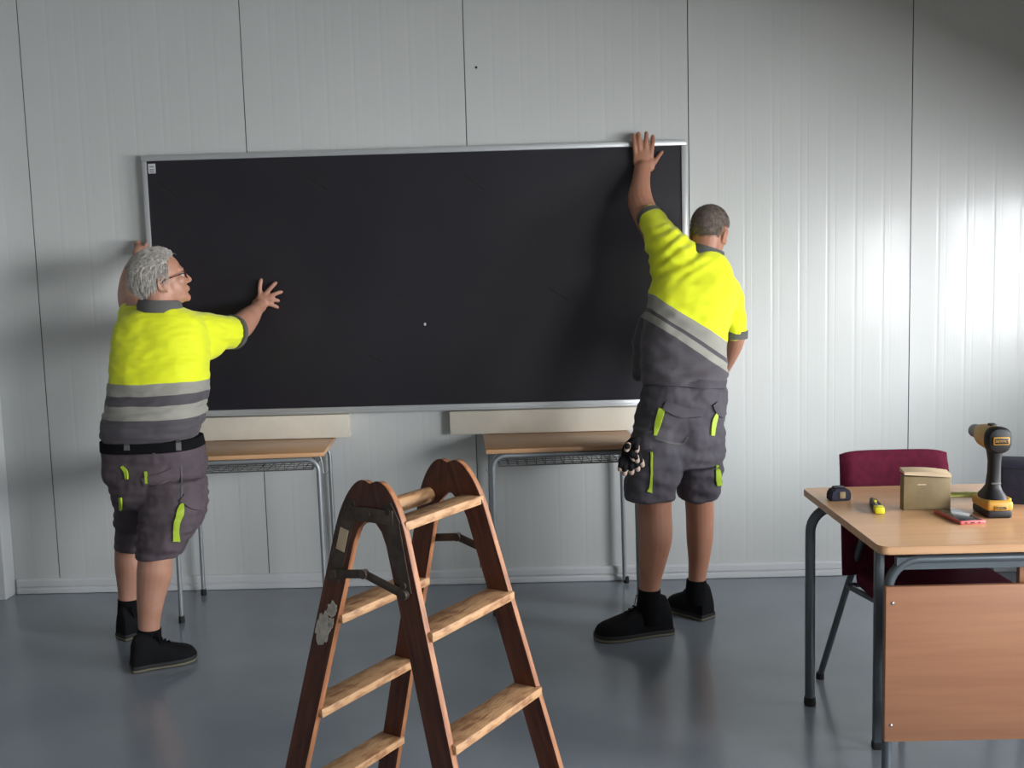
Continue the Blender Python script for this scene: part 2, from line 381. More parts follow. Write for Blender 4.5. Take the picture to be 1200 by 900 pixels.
# ================================================================ LADDER
def frame_mtx(o, x, y, z): return Matrix(((x.x, y.x, z.x, o.x), (x.y, y.y, z.y, o.y), (x.z, y.z, z.z, o.z), (0, 0, 0, 1)))
LH = 1.05
n0 = onz(437, 560, LH); n1 = onz(527, 535, LH); n0.z = n1.z = LH
ax = (n1-n0).normalized(); perp = V((ax.y, -ax.x, 0))      # perp points to the right leaf
lad = thing('step_ladder', ((n0.x+n1.x)/2, (n0.y+n1.y)/2, 0), 'worn brown wooden double-sided step ladder standing in front of the blackboard', 'ladder')
SW, ST = .056, .024
def stile(side, base_top, flare, spread, end):
    foot = base_top + perp*side*spread + ax*flare; foot.z = 0
    top = base_top + perp*side*.040
    zdir = (top-foot).normalized(); yd = ax.copy(); yd = (yd - zdir*yd.dot(zdir)).normalized(); xd = yd.cross(zdir)
    L = (top-foot).length
    bm = bmesh.new(); prof = [(-SW/2, 0), (SW/2, 0)]
    th = math.asin(abs((foot-top).dot(perp))/L); sd = -1 if xd.dot(perp)*side > 0 else 1     # sd = inner side
    inn = lambda z: (.0385+(L-z)*math.sin(th))/math.cos(th)
    out = [(-sd*SW/2, L-.135)] + [(-sd*SW/2+sd*(SW/2+.024)*(1-math.cos(a))**.95, L-.135+.133*math.sin(a)) for a in [PI/2*k/10 for k in range(1, 11)]]
    inner = [(sd*inn(L-.004), L-.004), (sd*inn(L-.072), L-.072), (sd*(inn(L-.078)-.008), L-.082), (sd*(SW/2+.006), L-.115), (sd*SW/2, L-.15)]
    prof = [(sd*SW/2, 0), (-sd*SW/2, 0)] + out + inner
    a = [bm.verts.new((x, -ST/2, z)) for x, z in prof]; b = [bm.verts.new((x, ST/2, z)) for x, z in prof]
    ring_join(bm, [a, b])
    for f in bm.faces:
        f.normal_update()
        if abs(f.normal.y) < .5: f.material_index = 1
    bmesh.ops.bevel(bm, geom=[e for e in bm.edges if e.calc_face_angle(0) > 1], offset=.0025, segments=2, affect='EDGES')
    o = fin('stile', bm, [M['stile'], M['stile_edge']], lad, mtx=None)
    mt = frame_mtx(foot, xd, yd, zdir); o.matrix_basis = mt
    return foot, top, xd, yd, zdir, L, mt
SPA, SPB = .328, .320
st = {}
st['An'] = stile(-1, n0, -.062, SPA, 0); st['Af'] = stile(-1, n1, .068, SPA, 1)
st['Bn'] = stile(1, n0, -.062, SPB, 0); st['Bf'] = stile(1, n1, .068, SPB, 1)
steps = []
for leaf in 'AB':
    fn, tn, xd, yd, zd, L, m1 = st[leaf+'n']; ff, tf, _, _, _, L2, m2 = st[leaf+'f']
    for z in (.945, .70, .455, .21):
        k = z/LH if leaf == 'B' else (z-.0)/LH
        pa = fn.lerp(tn, k); pb = ff.lerp(tf, k); ydir = (pb-pa).normalized(); up = V((0, 0, 1)); w = ydir.cross(up).normalized()
        L3 = (pb-pa).length
        bm = bmesh.new(); wd = .040 if z < .9 else .030
        if leaf == 'A' and z > .9:      # round bar at the top of the far leaf
            tube(bm, [(0, 0, 0), (L3, 0, 0)], .021, 16)
        else:
            box(bm, 0, L3, -wd, wd, -.011, .011, .003)
            for v in bm.verts:
                if .02 < v.co.x < L3-.02: pass
        s_ = fin('step', bm, M['step'], lad)
        s_.matrix_basis = frame_mtx(pa, ydir, w, up if True else zd)
# iron hinge plates and locking stays on both ends
for end, base, sg in ((0, n0, -1), (1, n1, 1)):
    for leaf, side in (('A', -1), ('B', 1)):
        f_, t_, xd, yd, zd, L, mt = st[leaf+('n' if end == 0 else 'f')]
        bm = bmesh.new(); yy = -ST/2-.0015 if end == 0 else ST/2+.0015
        sx = 1
        zz = L-.105
        pl = [(-SW/2+.002, zz), (SW/2-.002, zz), (SW/2-.017, zz+.050), (-SW/2+.017, zz+.050)]
        a = [bm.verts.new((x, yy-.0025, z)) for x, z in pl]; b = [bm.verts.new((x, yy+.0015, z)) for x, z in pl]; ring_join(bm, [a, b])
        a2 = [(-SW/2+.006, zz-.16), (SW/2-.012, zz-.16), (SW/2-.006, zz), (-SW/2+.004, zz)]
        a = [bm.verts.new((x, yy-.0015, z)) for x, z in a2]; b = [bm.verts.new((x, yy+.0015, z)) for x, z in a2]; ring_join(bm, [a, b])
        for q in (zz+.03, zz-.14): tube(bm, [(0, yy-.007, q), (0, yy+.003, q)], .008, 12)
        o = fin('hinge_plate', bm, M['iron'], lad); o.matrix_basis = mt
    A = st['An' if end == 0 else 'Af']; B = st['Bn' if end == 0 else 'Bf']
    o1 = A[6] @ V((0, (-ST/2-.004) if end == 0 else ST/2+.004, A[5]-.088)); o2 = B[6] @ V((0, (-ST/2-.004) if end == 0 else ST/2+.004, B[5]-.088))
    bm = bmesh.new(); dd = (o2-o1).normalized(); box(bm, -.01, (o2-o1).length+.01, -.002, .002, -.017, .017, .001)
    tube(bm, [((o2-o1).length/2, -.006, .004), ((o2-o1).length/2, .006, .004)], .007, 12)
    o = fin('hinge_strap', bm, M['iron'], lad); o.matrix_basis = frame_mtx(o1, dd, ax, dd.cross(ax))
    za, zb = A[5]-.245, B[5]-.265
    pa = A[6] @ V((0, (-ST/2-.008) if end == 0 else ST/2+.008, za)); pb = B[6] @ V((0, (-ST/2-.008) if end == 0 else ST/2+.008, zb))
    mid = pa.lerp(pb, .45) + V((0, 0, .022))
    bm = bmesh.new()
    tube(bm, [pa-ax*0, mid], .011, 10, flat=(ax, .3)); tube(bm, [mid, pb], .011, 10, flat=(ax, .3))
    for p in (pa, mid, pb): tube(bm, [p-ax*.008, p+ax*.006], .011, 12)
    fin('locking_stay', bm, M['iron'], lad)
# paint splashes on the near left stile
f_, t_, xd, yd, zd, L, mt = st['An']
def splash(cx, cz, rx, rz, seed):
    bm = bmesh.new(); ring0 = []; ring1 = []
    for k in range(30):
        a = 2*PI*k/30; rr = 1+.45*noise.noise(V((math.cos(a)*2.4+seed, math.sin(a)*2.4, seed)))
        x = max(-SW/2+.002, min(SW/2-.002, cx+rx*rr*math.cos(a))); z = cz+rz*rr*math.sin(a)
        ring0.append(bm.verts.new((x, -ST/2-.0010, z))); ring1.append(bm.verts.new((x, -ST/2+.001, z)))
    ring_join(bm, [ring0, ring1]); o = fin('paint_splash', bm, M['paint'], lad, smooth=False); o.matrix_basis = mt
splash(.010, L-.335, .014, .020, 5); splash(-.006, L-.395, .024, .042, 9); splash(.016, L-.37, .008, .016, 13)
bm = bmesh.new(); box(bm, -.013, .013, -ST/2-.0045, -ST/2-.003, L-.185, L-.130, .0004); o = fin('paper_label', bm, M['card_l'], lad, smooth=False); o.matrix_basis = mt
# ================================================================ TEACHER'S DESK
DZ = .75
c0 = onz(1036, 641, DZ); c1 = onz(937, 572, DZ)
dx0 = (c0.x+c1.x)/2; dy0, dy1 = c0.y, c1.y; dx1 = dx0+1.5
td = thing('teacher_desk', (dx0+.75, (dy0+dy1)/2, 0), 'beech-topped desk with grey tubular legs carrying the power drill', 'desk')
bm = bmesh.new(); rr = .022; prof = []
for cx, cyy, a0 in ((dx0+rr, dy0+rr, PI), (dx1-rr, dy0+rr, 1.5*PI), (dx1-rr, dy1-rr, 0), (dx0+rr, dy1-rr, .5*PI)):
    for k in range(7): a = a0+PI/2*k/6; prof.append((cx+rr*math.cos(a), cyy+rr*math.sin(a)))
lo = [bm.verts.new((x, y, DZ-.023)) for x, y in prof]; hi = [bm.verts.new((x, y, DZ)) for x, y in prof]
ring_join(bm, [lo, hi]); bmesh.ops.bevel(bm, geom=[e for e in bm.edges if abs(e.verts[0].co.z-e.verts[1].co.z) < 1e-4], offset=.003, segments=2, affect='EDGES')
fin('tabletop', bm, M['beech'], td)
bl = onz(949, 826, 0)
def uframe(xa, xb, yy, zt, r, B, name='leg_frame'):
    pts = [V((xa, yy, .012)), V((xa, yy, zt-B))]
    for k in range(1, 9): an = PI/2*k/8; pts.append(V((xa+B-B*math.cos(an), yy, zt-B+B*math.sin(an))))
    p2 = [V((xa+xb-p.x, p.y, p.z)) for p in reversed(pts)]
    bm = bmesh.new(); tube(bm, pts+p2, r, 16); f = fin(name, bm, M['tube_d'], td)
    for xx in (xa, xb):
        bm = bmesh.new(); tube(bm, [(xx, yy, 0), (xx, yy, .008), (xx, yy, .03)], [r+.002, r+.004, r+.002], 16); fin('foot_cap', bm, M['rubber'], f)
UR = .017
uframe(bl.x, dx1-.1, bl.y, .70, UR, .085)
fx = at(1041, 700, 2.80).x
uframe(fx, dx1-.1, 2.80, .682, UR-.003, .085)
pst = onz(1028, 877, 0)
bm = bmesh.new(); box(bm, pst.x-.0135, pst.x+.0135, pst.y-.012, pst.y+.012, .02, DZ-.024, .003); pf = fin('support_post', bm, M['tube_d'], td)
bm = bmesh.new(); box(bm, pst.x-.015, pst.x+.015, pst.y-.014, pst.y+.014, 0, .024, .003); fin('foot_cap', bm, M['rubber'], pf)
bm = bmesh.new(); box(bm, fx+.02, dx1-.1, 2.79, 2.81, .655, .69); 
for xx in (fx+.03, dx1-.13): box(bm, xx, xx+.02, 2.80, bl.y, .705, DZ-.024)
fin('apron_rail', bm, M['tube_d'], td)
pa = at(1037, 687, 2.775); pb = at(1037, 868, 2.775)
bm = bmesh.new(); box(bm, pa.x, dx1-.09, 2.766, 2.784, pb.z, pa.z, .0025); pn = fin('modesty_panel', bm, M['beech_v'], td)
for px, py in ((1046, 707), (1044, 850)):
    q = at(px, py, 2.765); bm = bmesh.new(); ball(bm, q, .005, .003, .005, seg=12); fin('panel_screw', bm, M['steel'], pn)
q = at(1193, 660, 2.84)
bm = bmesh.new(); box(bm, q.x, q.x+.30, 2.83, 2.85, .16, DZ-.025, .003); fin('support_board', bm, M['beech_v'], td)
# ================================================================ CHAIR
ch = thing('chair', (1.375, 3.38, 0), 'maroon upholstered chair on grey metal legs tucked behind the desk', 'chair')
def cushion(bm, cx, cyy, cz, w, d, h, n=3.2, taper=0):
    rings = []
    for k in range(9):
        t = -1+2*k/8; zz = cz+h*t; s = (1-abs(t)**4*.10)
        ring = []
        for j in range(40):
            a = 2*PI*j/40; c, s2 = math.cos(a), math.sin(a)
            ring.append(bm.verts.new((cx+math.copysign(abs(c)**(2/n), c)*w*s, cyy+math.copysign(abs(s2)**(2/n), s2)*d*s, zz+.012*(1-(c*c))*t)))
        rings.append(ring)
    ring_join(bm, rings)
bm = bmesh.new(); cushion(bm, 1.385, 3.37, .412, .245, .235, .030, 4)
for v in bm.verts: v.co.z += -.02*max(0, (3.2-v.co.y))*3
fin('seat', bm, M['maroon'], ch)
# curved backrest
bm = bmesh.new(); ringsF = []
tl = at(985, 530, 3.60); tr = at(1110, 526, 3.60); bw = (tr.x-tl.x)/2; bcx = (tl.x+tr.x)/2; zt = (tl.z+tr.z)/2
nz_ = 16; nx_ = 18
grid = {}
for s in (0, 1):
    for i in range(nz_+1):
        z = .42+(zt-.42)*i/nz_; lean = .09*((z-.42)/(zt-.42))
        hwid = bw*(1.0+.08*(1-(i/nz_))) 
        for j in range(nx_+1):
            u = -1+2*j/nx_; e = (1-abs(u)**20)*(1-abs(-1+2*i/nz_)**20)
            yy = 3.52+lean+.010*(1-u*u) + (-1 if s == 0 else 1)*(.006+.017*e**.5)
            zz = z-(.012*abs(u)**6 if i > nz_-2 else 0)
            grid[s, i, j] = bm.verts.new((bcx+u*hwid, yy, zz))
for s in (0, 1):
    for i in range(nz_):
        for j in range(nx_): bm.faces.new((grid[s, i, j], grid[s, i, j+1], grid[s, i+1, j+1], grid[s, i+1, j]))
for i in range(nz_):
    for j in (0, nx_): bm.faces.new((grid[0, i, j], grid[0, i+1, j], grid[1, i+1, j], grid[1, i, j]))
for j in range(nx_):
    for i in (0, nz_): bm.faces.new((grid[0, i, j], grid[0, i, j+1], grid[1, i, j+1], grid[1, i, j]))
fin('backrest', bm, M['maroon'], ch)
fl = onz(961, 795, 0); sxm = 2*1.385
for sg in (-1, 1):
    fxx = fl.x if sg < 0 else sxm-fl.x
    top = V((1.175 if sg < 0 else sxm-1.175, 3.50, .60)); 
    bm = bmesh.new(); tube(bm, smooth_path([(fxx, fl.y, .012), V((fxx, fl.y, 0)).lerp(top, .7), top, (top.x+(-sg)*.01, 3.56, .70)], 4), .0115, 12); l_ = fin('leg', bm, M['tube_d'], ch)
    bm = bmesh.new(); tube(bm, [(fxx, fl.y, 0), (fxx, fl.y, .022)], .015, 12); fin('foot_cap', bm, M['rubber'], l_)
    fr = V((1.19 if sg < 0 else sxm-1.19, 3.17, 0)); 
    bm = bmesh.new(); tube(bm, [fr+V((0, 0, .012)), fr+V((0, .02, .40))], .0115, 12); l_ = fin('leg', bm, M['tube_d'], ch)
    bm = bmesh.new(); tube(bm, [fr, fr+V((0, 0, .022))], .015, 12); fin('foot_cap', bm, M['rubber'], l_)
    bm = bmesh.new(); mp = V((fxx, fl.y, 0)).lerp(top, .62); tube(bm, [mp, (fr.x, 3.19, .385)], .0105, 10); fin('seat_rail', bm, M['tube_d'], ch)
bm = bmesh.new(); tube(bm, [(1.13, 3.545, .375), (sxm-1.13, 3.545, .375)], .009, 10); fin('seat_rail', bm, M['tube_d'], ch)
# ================================================================ THINGS ON THE TEACHER'S DESK
def deskpt(x, y): return onz(x, y, DZ)
def local(loc, rz): return Matrix.Translation(V(loc)) @ Matrix.Rotation(rz, 4, 'Z')
def part(name, bm, m, root, smooth=True):
    o = fin(name, bm, m, None, smooth); o.parent = root; return o
# tape measure
p = deskpt(983, 586)
t = thing('tape_measure', p, 'small dark blue tape measure near the far left corner of the desk', 'tape measure', rz=.12)
bm = bmesh.new(); pr = [(-.034, 0), (.034, 0), (.036, .006), (.034, .030), (.024, .040), (-.020, .042), (-.032, .034), (-.037, .014)]
a = [bm.verts.new((x, -.019, z)) for x, z in pr]; b = [bm.verts.new((x, .019, z)) for x, z in pr]; ring_join(bm, [a, b])
bmesh.ops.bevel(bm, geom=list(bm.edges), offset=.004, segments=2, affect='EDGES'); part('body', bm, M['case'], t)
bm = bmesh.new(); box(bm, -.006, .014, -.0215, -.018, .009, .031, .002); part('side_label', bm, M['card'], t)
bm = bmesh.new(); box(bm, .024, .040, -.010, .010, .002, .010, .001); part('tape_tip', bm, M['steel'], t)
bm = bmesh.new(); box(bm, -.022, .016, -.007, .007, .040, .048, .003); part('lock_button', bm, M['blackplastic'], t)
# utility knife: lies pointing away to the left
p = deskpt(1029, 600); q = deskpt(1020, 588); ang = math.atan2(q.y-p.y, q.x-p.x)
t = thing('utility_knife', (p.x, p.y, DZ), 'black and yellow utility knife lying near the left edge of the desk', 'knife', rz=ang)
bm = bmesh.new()
pr = [(-.02, -.012), (.03, -.014), (.10, -.011), (.125, -.006), (.125, .006), (.10, .010), (.03, .013), (-.02, .012)]
a = [bm.verts.new((x, y, .001)) for x, y in pr]; b = [bm.verts.new((x, y, .019)) for x, y in pr]; ring_join(bm, [a, b])
bmesh.ops.bevel(bm, geom=list(bm.edges), offset=.003, segments=2, affect='EDGES'); part('handle', bm, M['blackplastic'], t)
bm = bmesh.new(); box(bm, -.034, .004, -.0145, .0145, .001, .022, .005); part('end_cap', bm, M['bright'], t)['label'] = 'bright yellow end cap'
bm = bmesh.new(); box(bm, .02, .10, -.0035, .0035, .0185, .0205, .001); part('blade_channel', bm, M['steel'], t)
bm = bmesh.new(); box(bm, .05, .072, -.005, .005, .019, .025, .002); part('slider', bm, M['bright'], t)
# upright card box with a lid edge
p = deskpt(1087, 598)
pw = 54/ppm(V((p.x, p.y, DZ)))/2; pq = at(1087, 556, p.y).z-DZ
t = thing('card_box', (p.x, p.y+.02, DZ), 'upright brown card box with a pale open rim beside the phone', 'box', rz=-.05)
bm = bmesh.new(); box(bm, -pw, pw, -.018, .018, 0, pq-.012, .002)
for v in bm.verts:
    if v.co.z > .02 and v.co.x < 0: v.co.z += .006
part('sleeve', bm, M['card'], t)
bm = bmesh.new(); rg = []
for k in range(10):
    x = -pw+2*pw*k/9; z0 = pq-.010+.010*(1-k/9); h = .010+.004*math.sin(k/9*PI)
    rg.append([bm.verts.new((x, -.024, z0)), bm.verts.new((x, .022, z0+.004)), bm.verts.new((x, .022, z0+h+.006)), bm.verts.new((x, -.021, z0+h-.002))])
ring_join(bm, rg); part('lid', bm, M['card_l'], t)
bm = bmesh.new(); box(bm, -.03, -.004, -.0195, -.0182, pq-.034, pq-.030); part('print_mark', bm, M['card_l'], t, False)
# phone
pc = [deskpt(1089, 600), deskpt(1110, 597), deskpt(1161, 613), deskpt(1122, 619)]
ctr = (deskpt(1089, 599)+deskpt(1161, 616))/2; aa = deskpt(1100, 598.5); bb = deskpt(1141, 617); ang = math.atan2(bb.y-aa.y, bb.x-aa.x)
t = thing('phone', ctr, 'smartphone in a pink case lying face up in front of the card box', 'phone', rz=ang)
bm = bmesh.new(); box(bm, -.080, .080, -.039, .039, .0, .011, .004, seg=3); part('case', bm, M['pink'], t)
bm = bmesh.new(); box(bm, -.073, .073, -.033, .033, .0105, .0118, .0003); part('screen', bm, M['screen'], t)
bm = bmesh.new(); box(bm, .0795, .0808, -.008, .004, .004, .0075); box(bm, .0795, .0808, -.026, -.018, .004, .0075); box(bm, .0795, .0808, .014, .022, .004, .0075); part('port', bm, M['rubber'], t, False)
# lemon strip
p = deskpt(1110, 581); q = deskpt(1147, 578)
bm = bmesh.new(); box(bm, p.x, q.x+.03, p.y-.02, p.y+.035, DZ+.0005, DZ+.004, .001); tag(fin('paper_strip', bm, M['lemon']), 'pale lemon strip of paper lying flat behind the card box and the drill', 'paper')
# dark case at right edge
p = deskpt(1189, 595); hz = at(1189, 548, p.y).z-DZ
t = thing('tool_case', (p.x+.10, p.y+.09, DZ), 'dark navy box cut off by the right edge, behind the drill', 'box', rz=-.32)
bm = bmesh.new(); box(bm, -.10, .14, -.07, .09, 0, hz-.012, .005); part('body', bm, M['case'], t)
bm = bmesh.new(); box(bm, -.103, .143, -.073, .093, hz-.014, hz, .005); part('lid', bm, M['case'], t)
# power drill: seen from behind, chuck pointing away to the left
p = deskpt(1169, 606)
t = thing('power_drill', (p.x, p.y+.035, DZ), 'yellow and black cordless power drill standing upright on its battery', 'drill')
k_ = 1/ppm(V((p.x, p.y, DZ+.1)))
rz = math.radians(-2)        # nose turned left of straight away
RM = Matrix.Rotation(rz, 4, 'Z')  # local +y = nose
def dpart(name, bm, m, par=t):
    bm.transform(RM); return part(name, bm, m, par)
bm = bmesh.new(); box(bm, -.037, .037, -.055, .060, .0, .028, .008, seg=3); bat = dpart('battery', bm, M['blackplastic'])
bm = bmesh.new(); box(bm, -.039, .039, -.058, .063, .022, .054, .010, seg=3); dpart('battery_shoulder', bm, M['yellowplastic'])
bm = bmesh.new(); box(bm, -.019, .019, -.0615, -.056, .026, .041, .002); dpart('maker_plate', bm, M['yellowplastic'])
bm = bmesh.new(); box(bm, -.016, .016, -.063, -.060, .029, .038, .001); dpart('plate_inlay', bm, M['blackplastic'])
bm = bmesh.new()
rings = []
for z, w, y0, y1 in ((.046, .036, -.052, .058), (.062, .034, -.044, .050), (.078, .024, -.030, .036), (.092, .019, -.024, .022), (.13, .0175, -.026, .014), (.165, .017, -.026, .012), (.195, .020, -.030, .018), (.215, .024, -.034, .03)):
    ring = []
    for j in range(24):
        a = 2*PI*j/24; c, s = math.cos(a), math.sin(a)
        ring.append(bm.verts.new((math.copysign(abs(c)**.7, c)*w, (y0+y1)/2+math.copysign(abs(s)**.7, s)*(y1-y0)/2, z)))
    rings.append(ring)
ring_join(bm, rings); dpart('grip', bm, M['blackplastic'])
bm = bmesh.new(); box(bm, -.014, .014, -.0265, -.02, .098, .103, .001); dpart('grip_band', bm, M['greyplastic'])
ZD = .234
def barrel(bm, secs, n=28, ex=2.6):
    rings = []
    for y, w, h, dz in secs:
        ring = []
        for j in range(n):
            a = 2*PI*j/n; c, s = math.cos(a), math.sin(a)
            ring.append(bm.verts.new((math.copysign(abs(c)**(2/ex), c)*w, y, ZD+dz+math.copysign(abs(s)**(2/ex), s)*h)))
        rings.append(ring)
    ring_join(bm, rings)
bm = bmesh.new(); barrel(bm, [(-.052, .020, .020, 0), (-.048, .032, .034, 0), (-.035, .038, .040, 0), (-.018, .0375, .040, 0)]); dpart('motor_cap', bm, M['blackplastic'])
bm = bmesh.new(); barrel(bm, [(-.018, .036, .0385, 0), (.02, .034, .037, .001), (.06, .032, .034, .002), (.082, .027, .029, .003)]); dpart('motor_housing', bm, M['yellowplastic'])
bm = bmesh.new(); barrel(bm, [(.08, .026, .026, .003), (.10, .025, .025, .003), (.104, .022, .022, .003), (.14, .021, .021, .003), (.158, .013, .013, .003), (.16, .006, .006, .003)], ex=2); dpart('chuck', bm, M['greyplastic'])
bm = bmesh.new(); box(bm, -.024, .024, -.0565, -.049, ZD-.012, ZD+.012, .004); dpart('rear_plate', bm, M['yellowplastic'])
bm = bmesh.new(); box(bm, -.020, .020, -.058, -.055, ZD-.0085, ZD+.0085, .002); dpart('plate_inlay', bm, M['blackplastic'])
def lettering(txt, size, x, y, z):
    cu = bpy.data.curves.new('lettering', 'FONT'); cu.body = txt; cu.size = size; cu.extrude = .0003; cu.align_x = 'CENTER'; cu.align_y = 'CENTER'
    o = bpy.data.objects.new('tmp', cu); C.objects.link(o); dg = bpy.context.evaluated_depsgraph_get(); dg.update()
    me = bpy.data.meshes.new_from_object(o.evaluated_get(dg)); bpy.data.objects.remove(o); me.materials.clear(); me.materials.append(M['yellowplastic'])
    me.transform(RM @ Matrix.Translation((x, y, z)) @ Matrix.Rotation(PI/2, 4, 'X')); o = bpy.data.objects.new('lettering', me); C.objects.link(o); o.parent = t; return o
lettering('DEWALT', .0098, 0, -.0584, ZD); lettering('DEWALT', .0080, 0, -.0633, .0335)
bm = bmesh.new(); box(bm, -.010, .010, .000, .026, ZD+.034, ZD+.044, .003); dpart('speed_switch', bm, M['blackplastic'])
bm = bmesh.new(); box(bm, -.007, .007, .012, .030, .178, .205, .005); dpart('trigger', bm, M['blackplastic'])
bm = bmesh.new(); box(bm, .034, .044, -.03, .02, .046, .056, .002); dpart('belt_clip', bm, M['yellowplastic'])

# ================================================================ PEOPLE
def head_parts(bm, c, f, u, s, k=1.0, neck=None, neckr=.058, long_nose=1):
    """c = skull centre, f forward, u up, s right"""
    A = (s, f, u)
    def P(a, b, d): return c + (s*a+f*b+u*d)*k
    ball(bm, P(0, -.012, .028), .077*k, .097*k, .086*k, A, 28)
    ball(bm, P(0, .030, -.028), .060*k, .060*k, .082*k, A, 24)
    ball(bm, P(0, .000, -.055), .060*k, .062*k, .045*k, A, 20)
    ball(bm, P(0, .045, -.082), .040*k, .043*k, .030*k, A, 20)
    ball(bm, P(0, .078, -.094), .020*k, .016*k, .017*k, A, 16)
    ball(bm, P(0, .076, .020), .046*k, .018*k, .016*k, A, 16)
    for q in (-1, 1):
        ball(bm, P(q*.036, .058, -.022), .024*k, .028*k, .022*k, A, 16)
        # ear: rim ring and lobe
        rim = [P(q*(.077+.006*math.sin(a)), -.008+.016*math.cos(a)-.006, -.018+.028*math.sin(a)) for a in [2*PI*i/12 for i in range(13)]]
        tube(bm, rim, .0052*k, 8)
        ball(bm, P(q*.073, -.006, -.020), .008*k, .015*k, .024*k, A, 12)
        ball(bm, P(q*.076, -.002, -.047), .006*k, .008*k, .009*k, A, 12)
    tube(bm, [P(0, .084, .014), P(0, .095, -.008), P(0, .105, -.026)], [.007*k, .009*k, .0115*k], 12, round_ends=True)
    for q in (-1, 1): ball(bm, P(q*.011, .099, -.032), .008*k, .010*k, .007*k, A, 12)
    ball(bm, P(0, .087, -.054), .021*k, .013*k, .0058*k, A, 14)
    ball(bm, P(0, .086, -.064), .018*k, .013*k, .0065*k, A, 14)
    if neck is not None:
        tube(bm, smooth_path([P(0, -.022, -.01), P(0, -.022, -.06), neck], 5), neckr, 20)
    return P
def eyes(P, f, u, s, root, k=1.0):
    for q in (-1, 1):
        bm = bmesh.new(); ball(bm, P(q*.031, .074, .000), .0115*k, seg=16); e = fin('eye', bm, M['eye'], root)
        bm = bmesh.new(); ball(bm, P(q*.031, .0825, .000), .0052*k, .0035*k, .0052*k, (s, f, u), 12); fin('iris', bm, M['iris'], e)
def hair_mesh(bm, P, f, u, s, keep, nstr, ln, rad, shell, seed, flow=None, k=1.0):
    rnd = random.Random(seed)
    # shell following the skull
    n1, n2 = 40, 56; g = {}
    for i in range(n1+1):
        th = PI*i/n1
        for j in range(n2):
            ph = 2*PI*j/n2
            a, b, d = .077*math.sin(th)*math.cos(ph), .097*math.sin(th)*math.sin(ph), .086*math.cos(th)
            e = keep(a, b, d)
            w = shell*(max(0, min(1, e*40)))
            sc = 1+(w+.0)/.09 if e > 0 else .93
            wv = 1+.03*(shell > .006)*noise.noise(V((a*45+seed, b*45, d*30)))
            g[i, j] = bm.verts.new(P(a*sc*wv, b*sc*wv-.012, d*sc*wv+.028))
    for i in range(n1):
        for j in range(n2):
            q = (g[i, j], g[i, (j+1) % n2], g[i+1, (j+1) % n2], g[i+1, j])
            th = PI*(i+.5)/n1; ph = 2*PI*(j+.5)/n2
            if keep(.077*math.sin(th)*math.cos(ph), .097*math.sin(th)*math.sin(ph), .086*math.cos(th)) > -.003: bm.faces.new(q)
    for v in [v for v in bm.verts if not v.link_faces]: bm.verts.remove(v)
    cnt = 0
    while cnt < nstr:
        z = rnd.uniform(-1, 1); ph = rnd.uniform(0, 2*PI); r = math.sqrt(1-z*z)
        a, b, d = .077*r*math.cos(ph), .097*r*math.sin(ph), .086*z
        if keep(a, b, d) <= 0: continue
        cnt += 1
        nrm = (s*(a/.077)+f*(b/.097)+u*(d/.086)).normalized()
        base = P(a*1.02, b*1.02-.012, d*1.02+.028)+nrm*shell*.5
        fl = flow(a, b, d) if flow else V((0, 0, 0)); fd = (s*fl.x+f*fl.y+u*fl.z)
        fd = fd + V((rnd.uniform(-1, 1), rnd.uniform(-1, 1), rnd.uniform(-1, 1)))*.35
        fd = (fd - nrm*fd.dot(nrm)*.9)
        L = ln*rnd.uniform(.6, 1.25)
        pts = [base, base+(nrm*.55+fd*.5)*L*.35, base+(nrm*.55+fd*1.1)*L*.7, base+(nrm*.35+fd*1.7)*L]
        tube(bm, pts, [rad, rad*.9, rad*.6, rad*.15], 4)
def finger(bm, pts, r0, r1):
    """pts px,py,Y"""
    ps = [at(*q) for q in pts]; n = len(ps); tube(bm, smooth_path(ps, 3), [r0+(r1-r0)*i/((n-1)*3) for i in range((n-1)*3+1)], 10, round_ends=True)
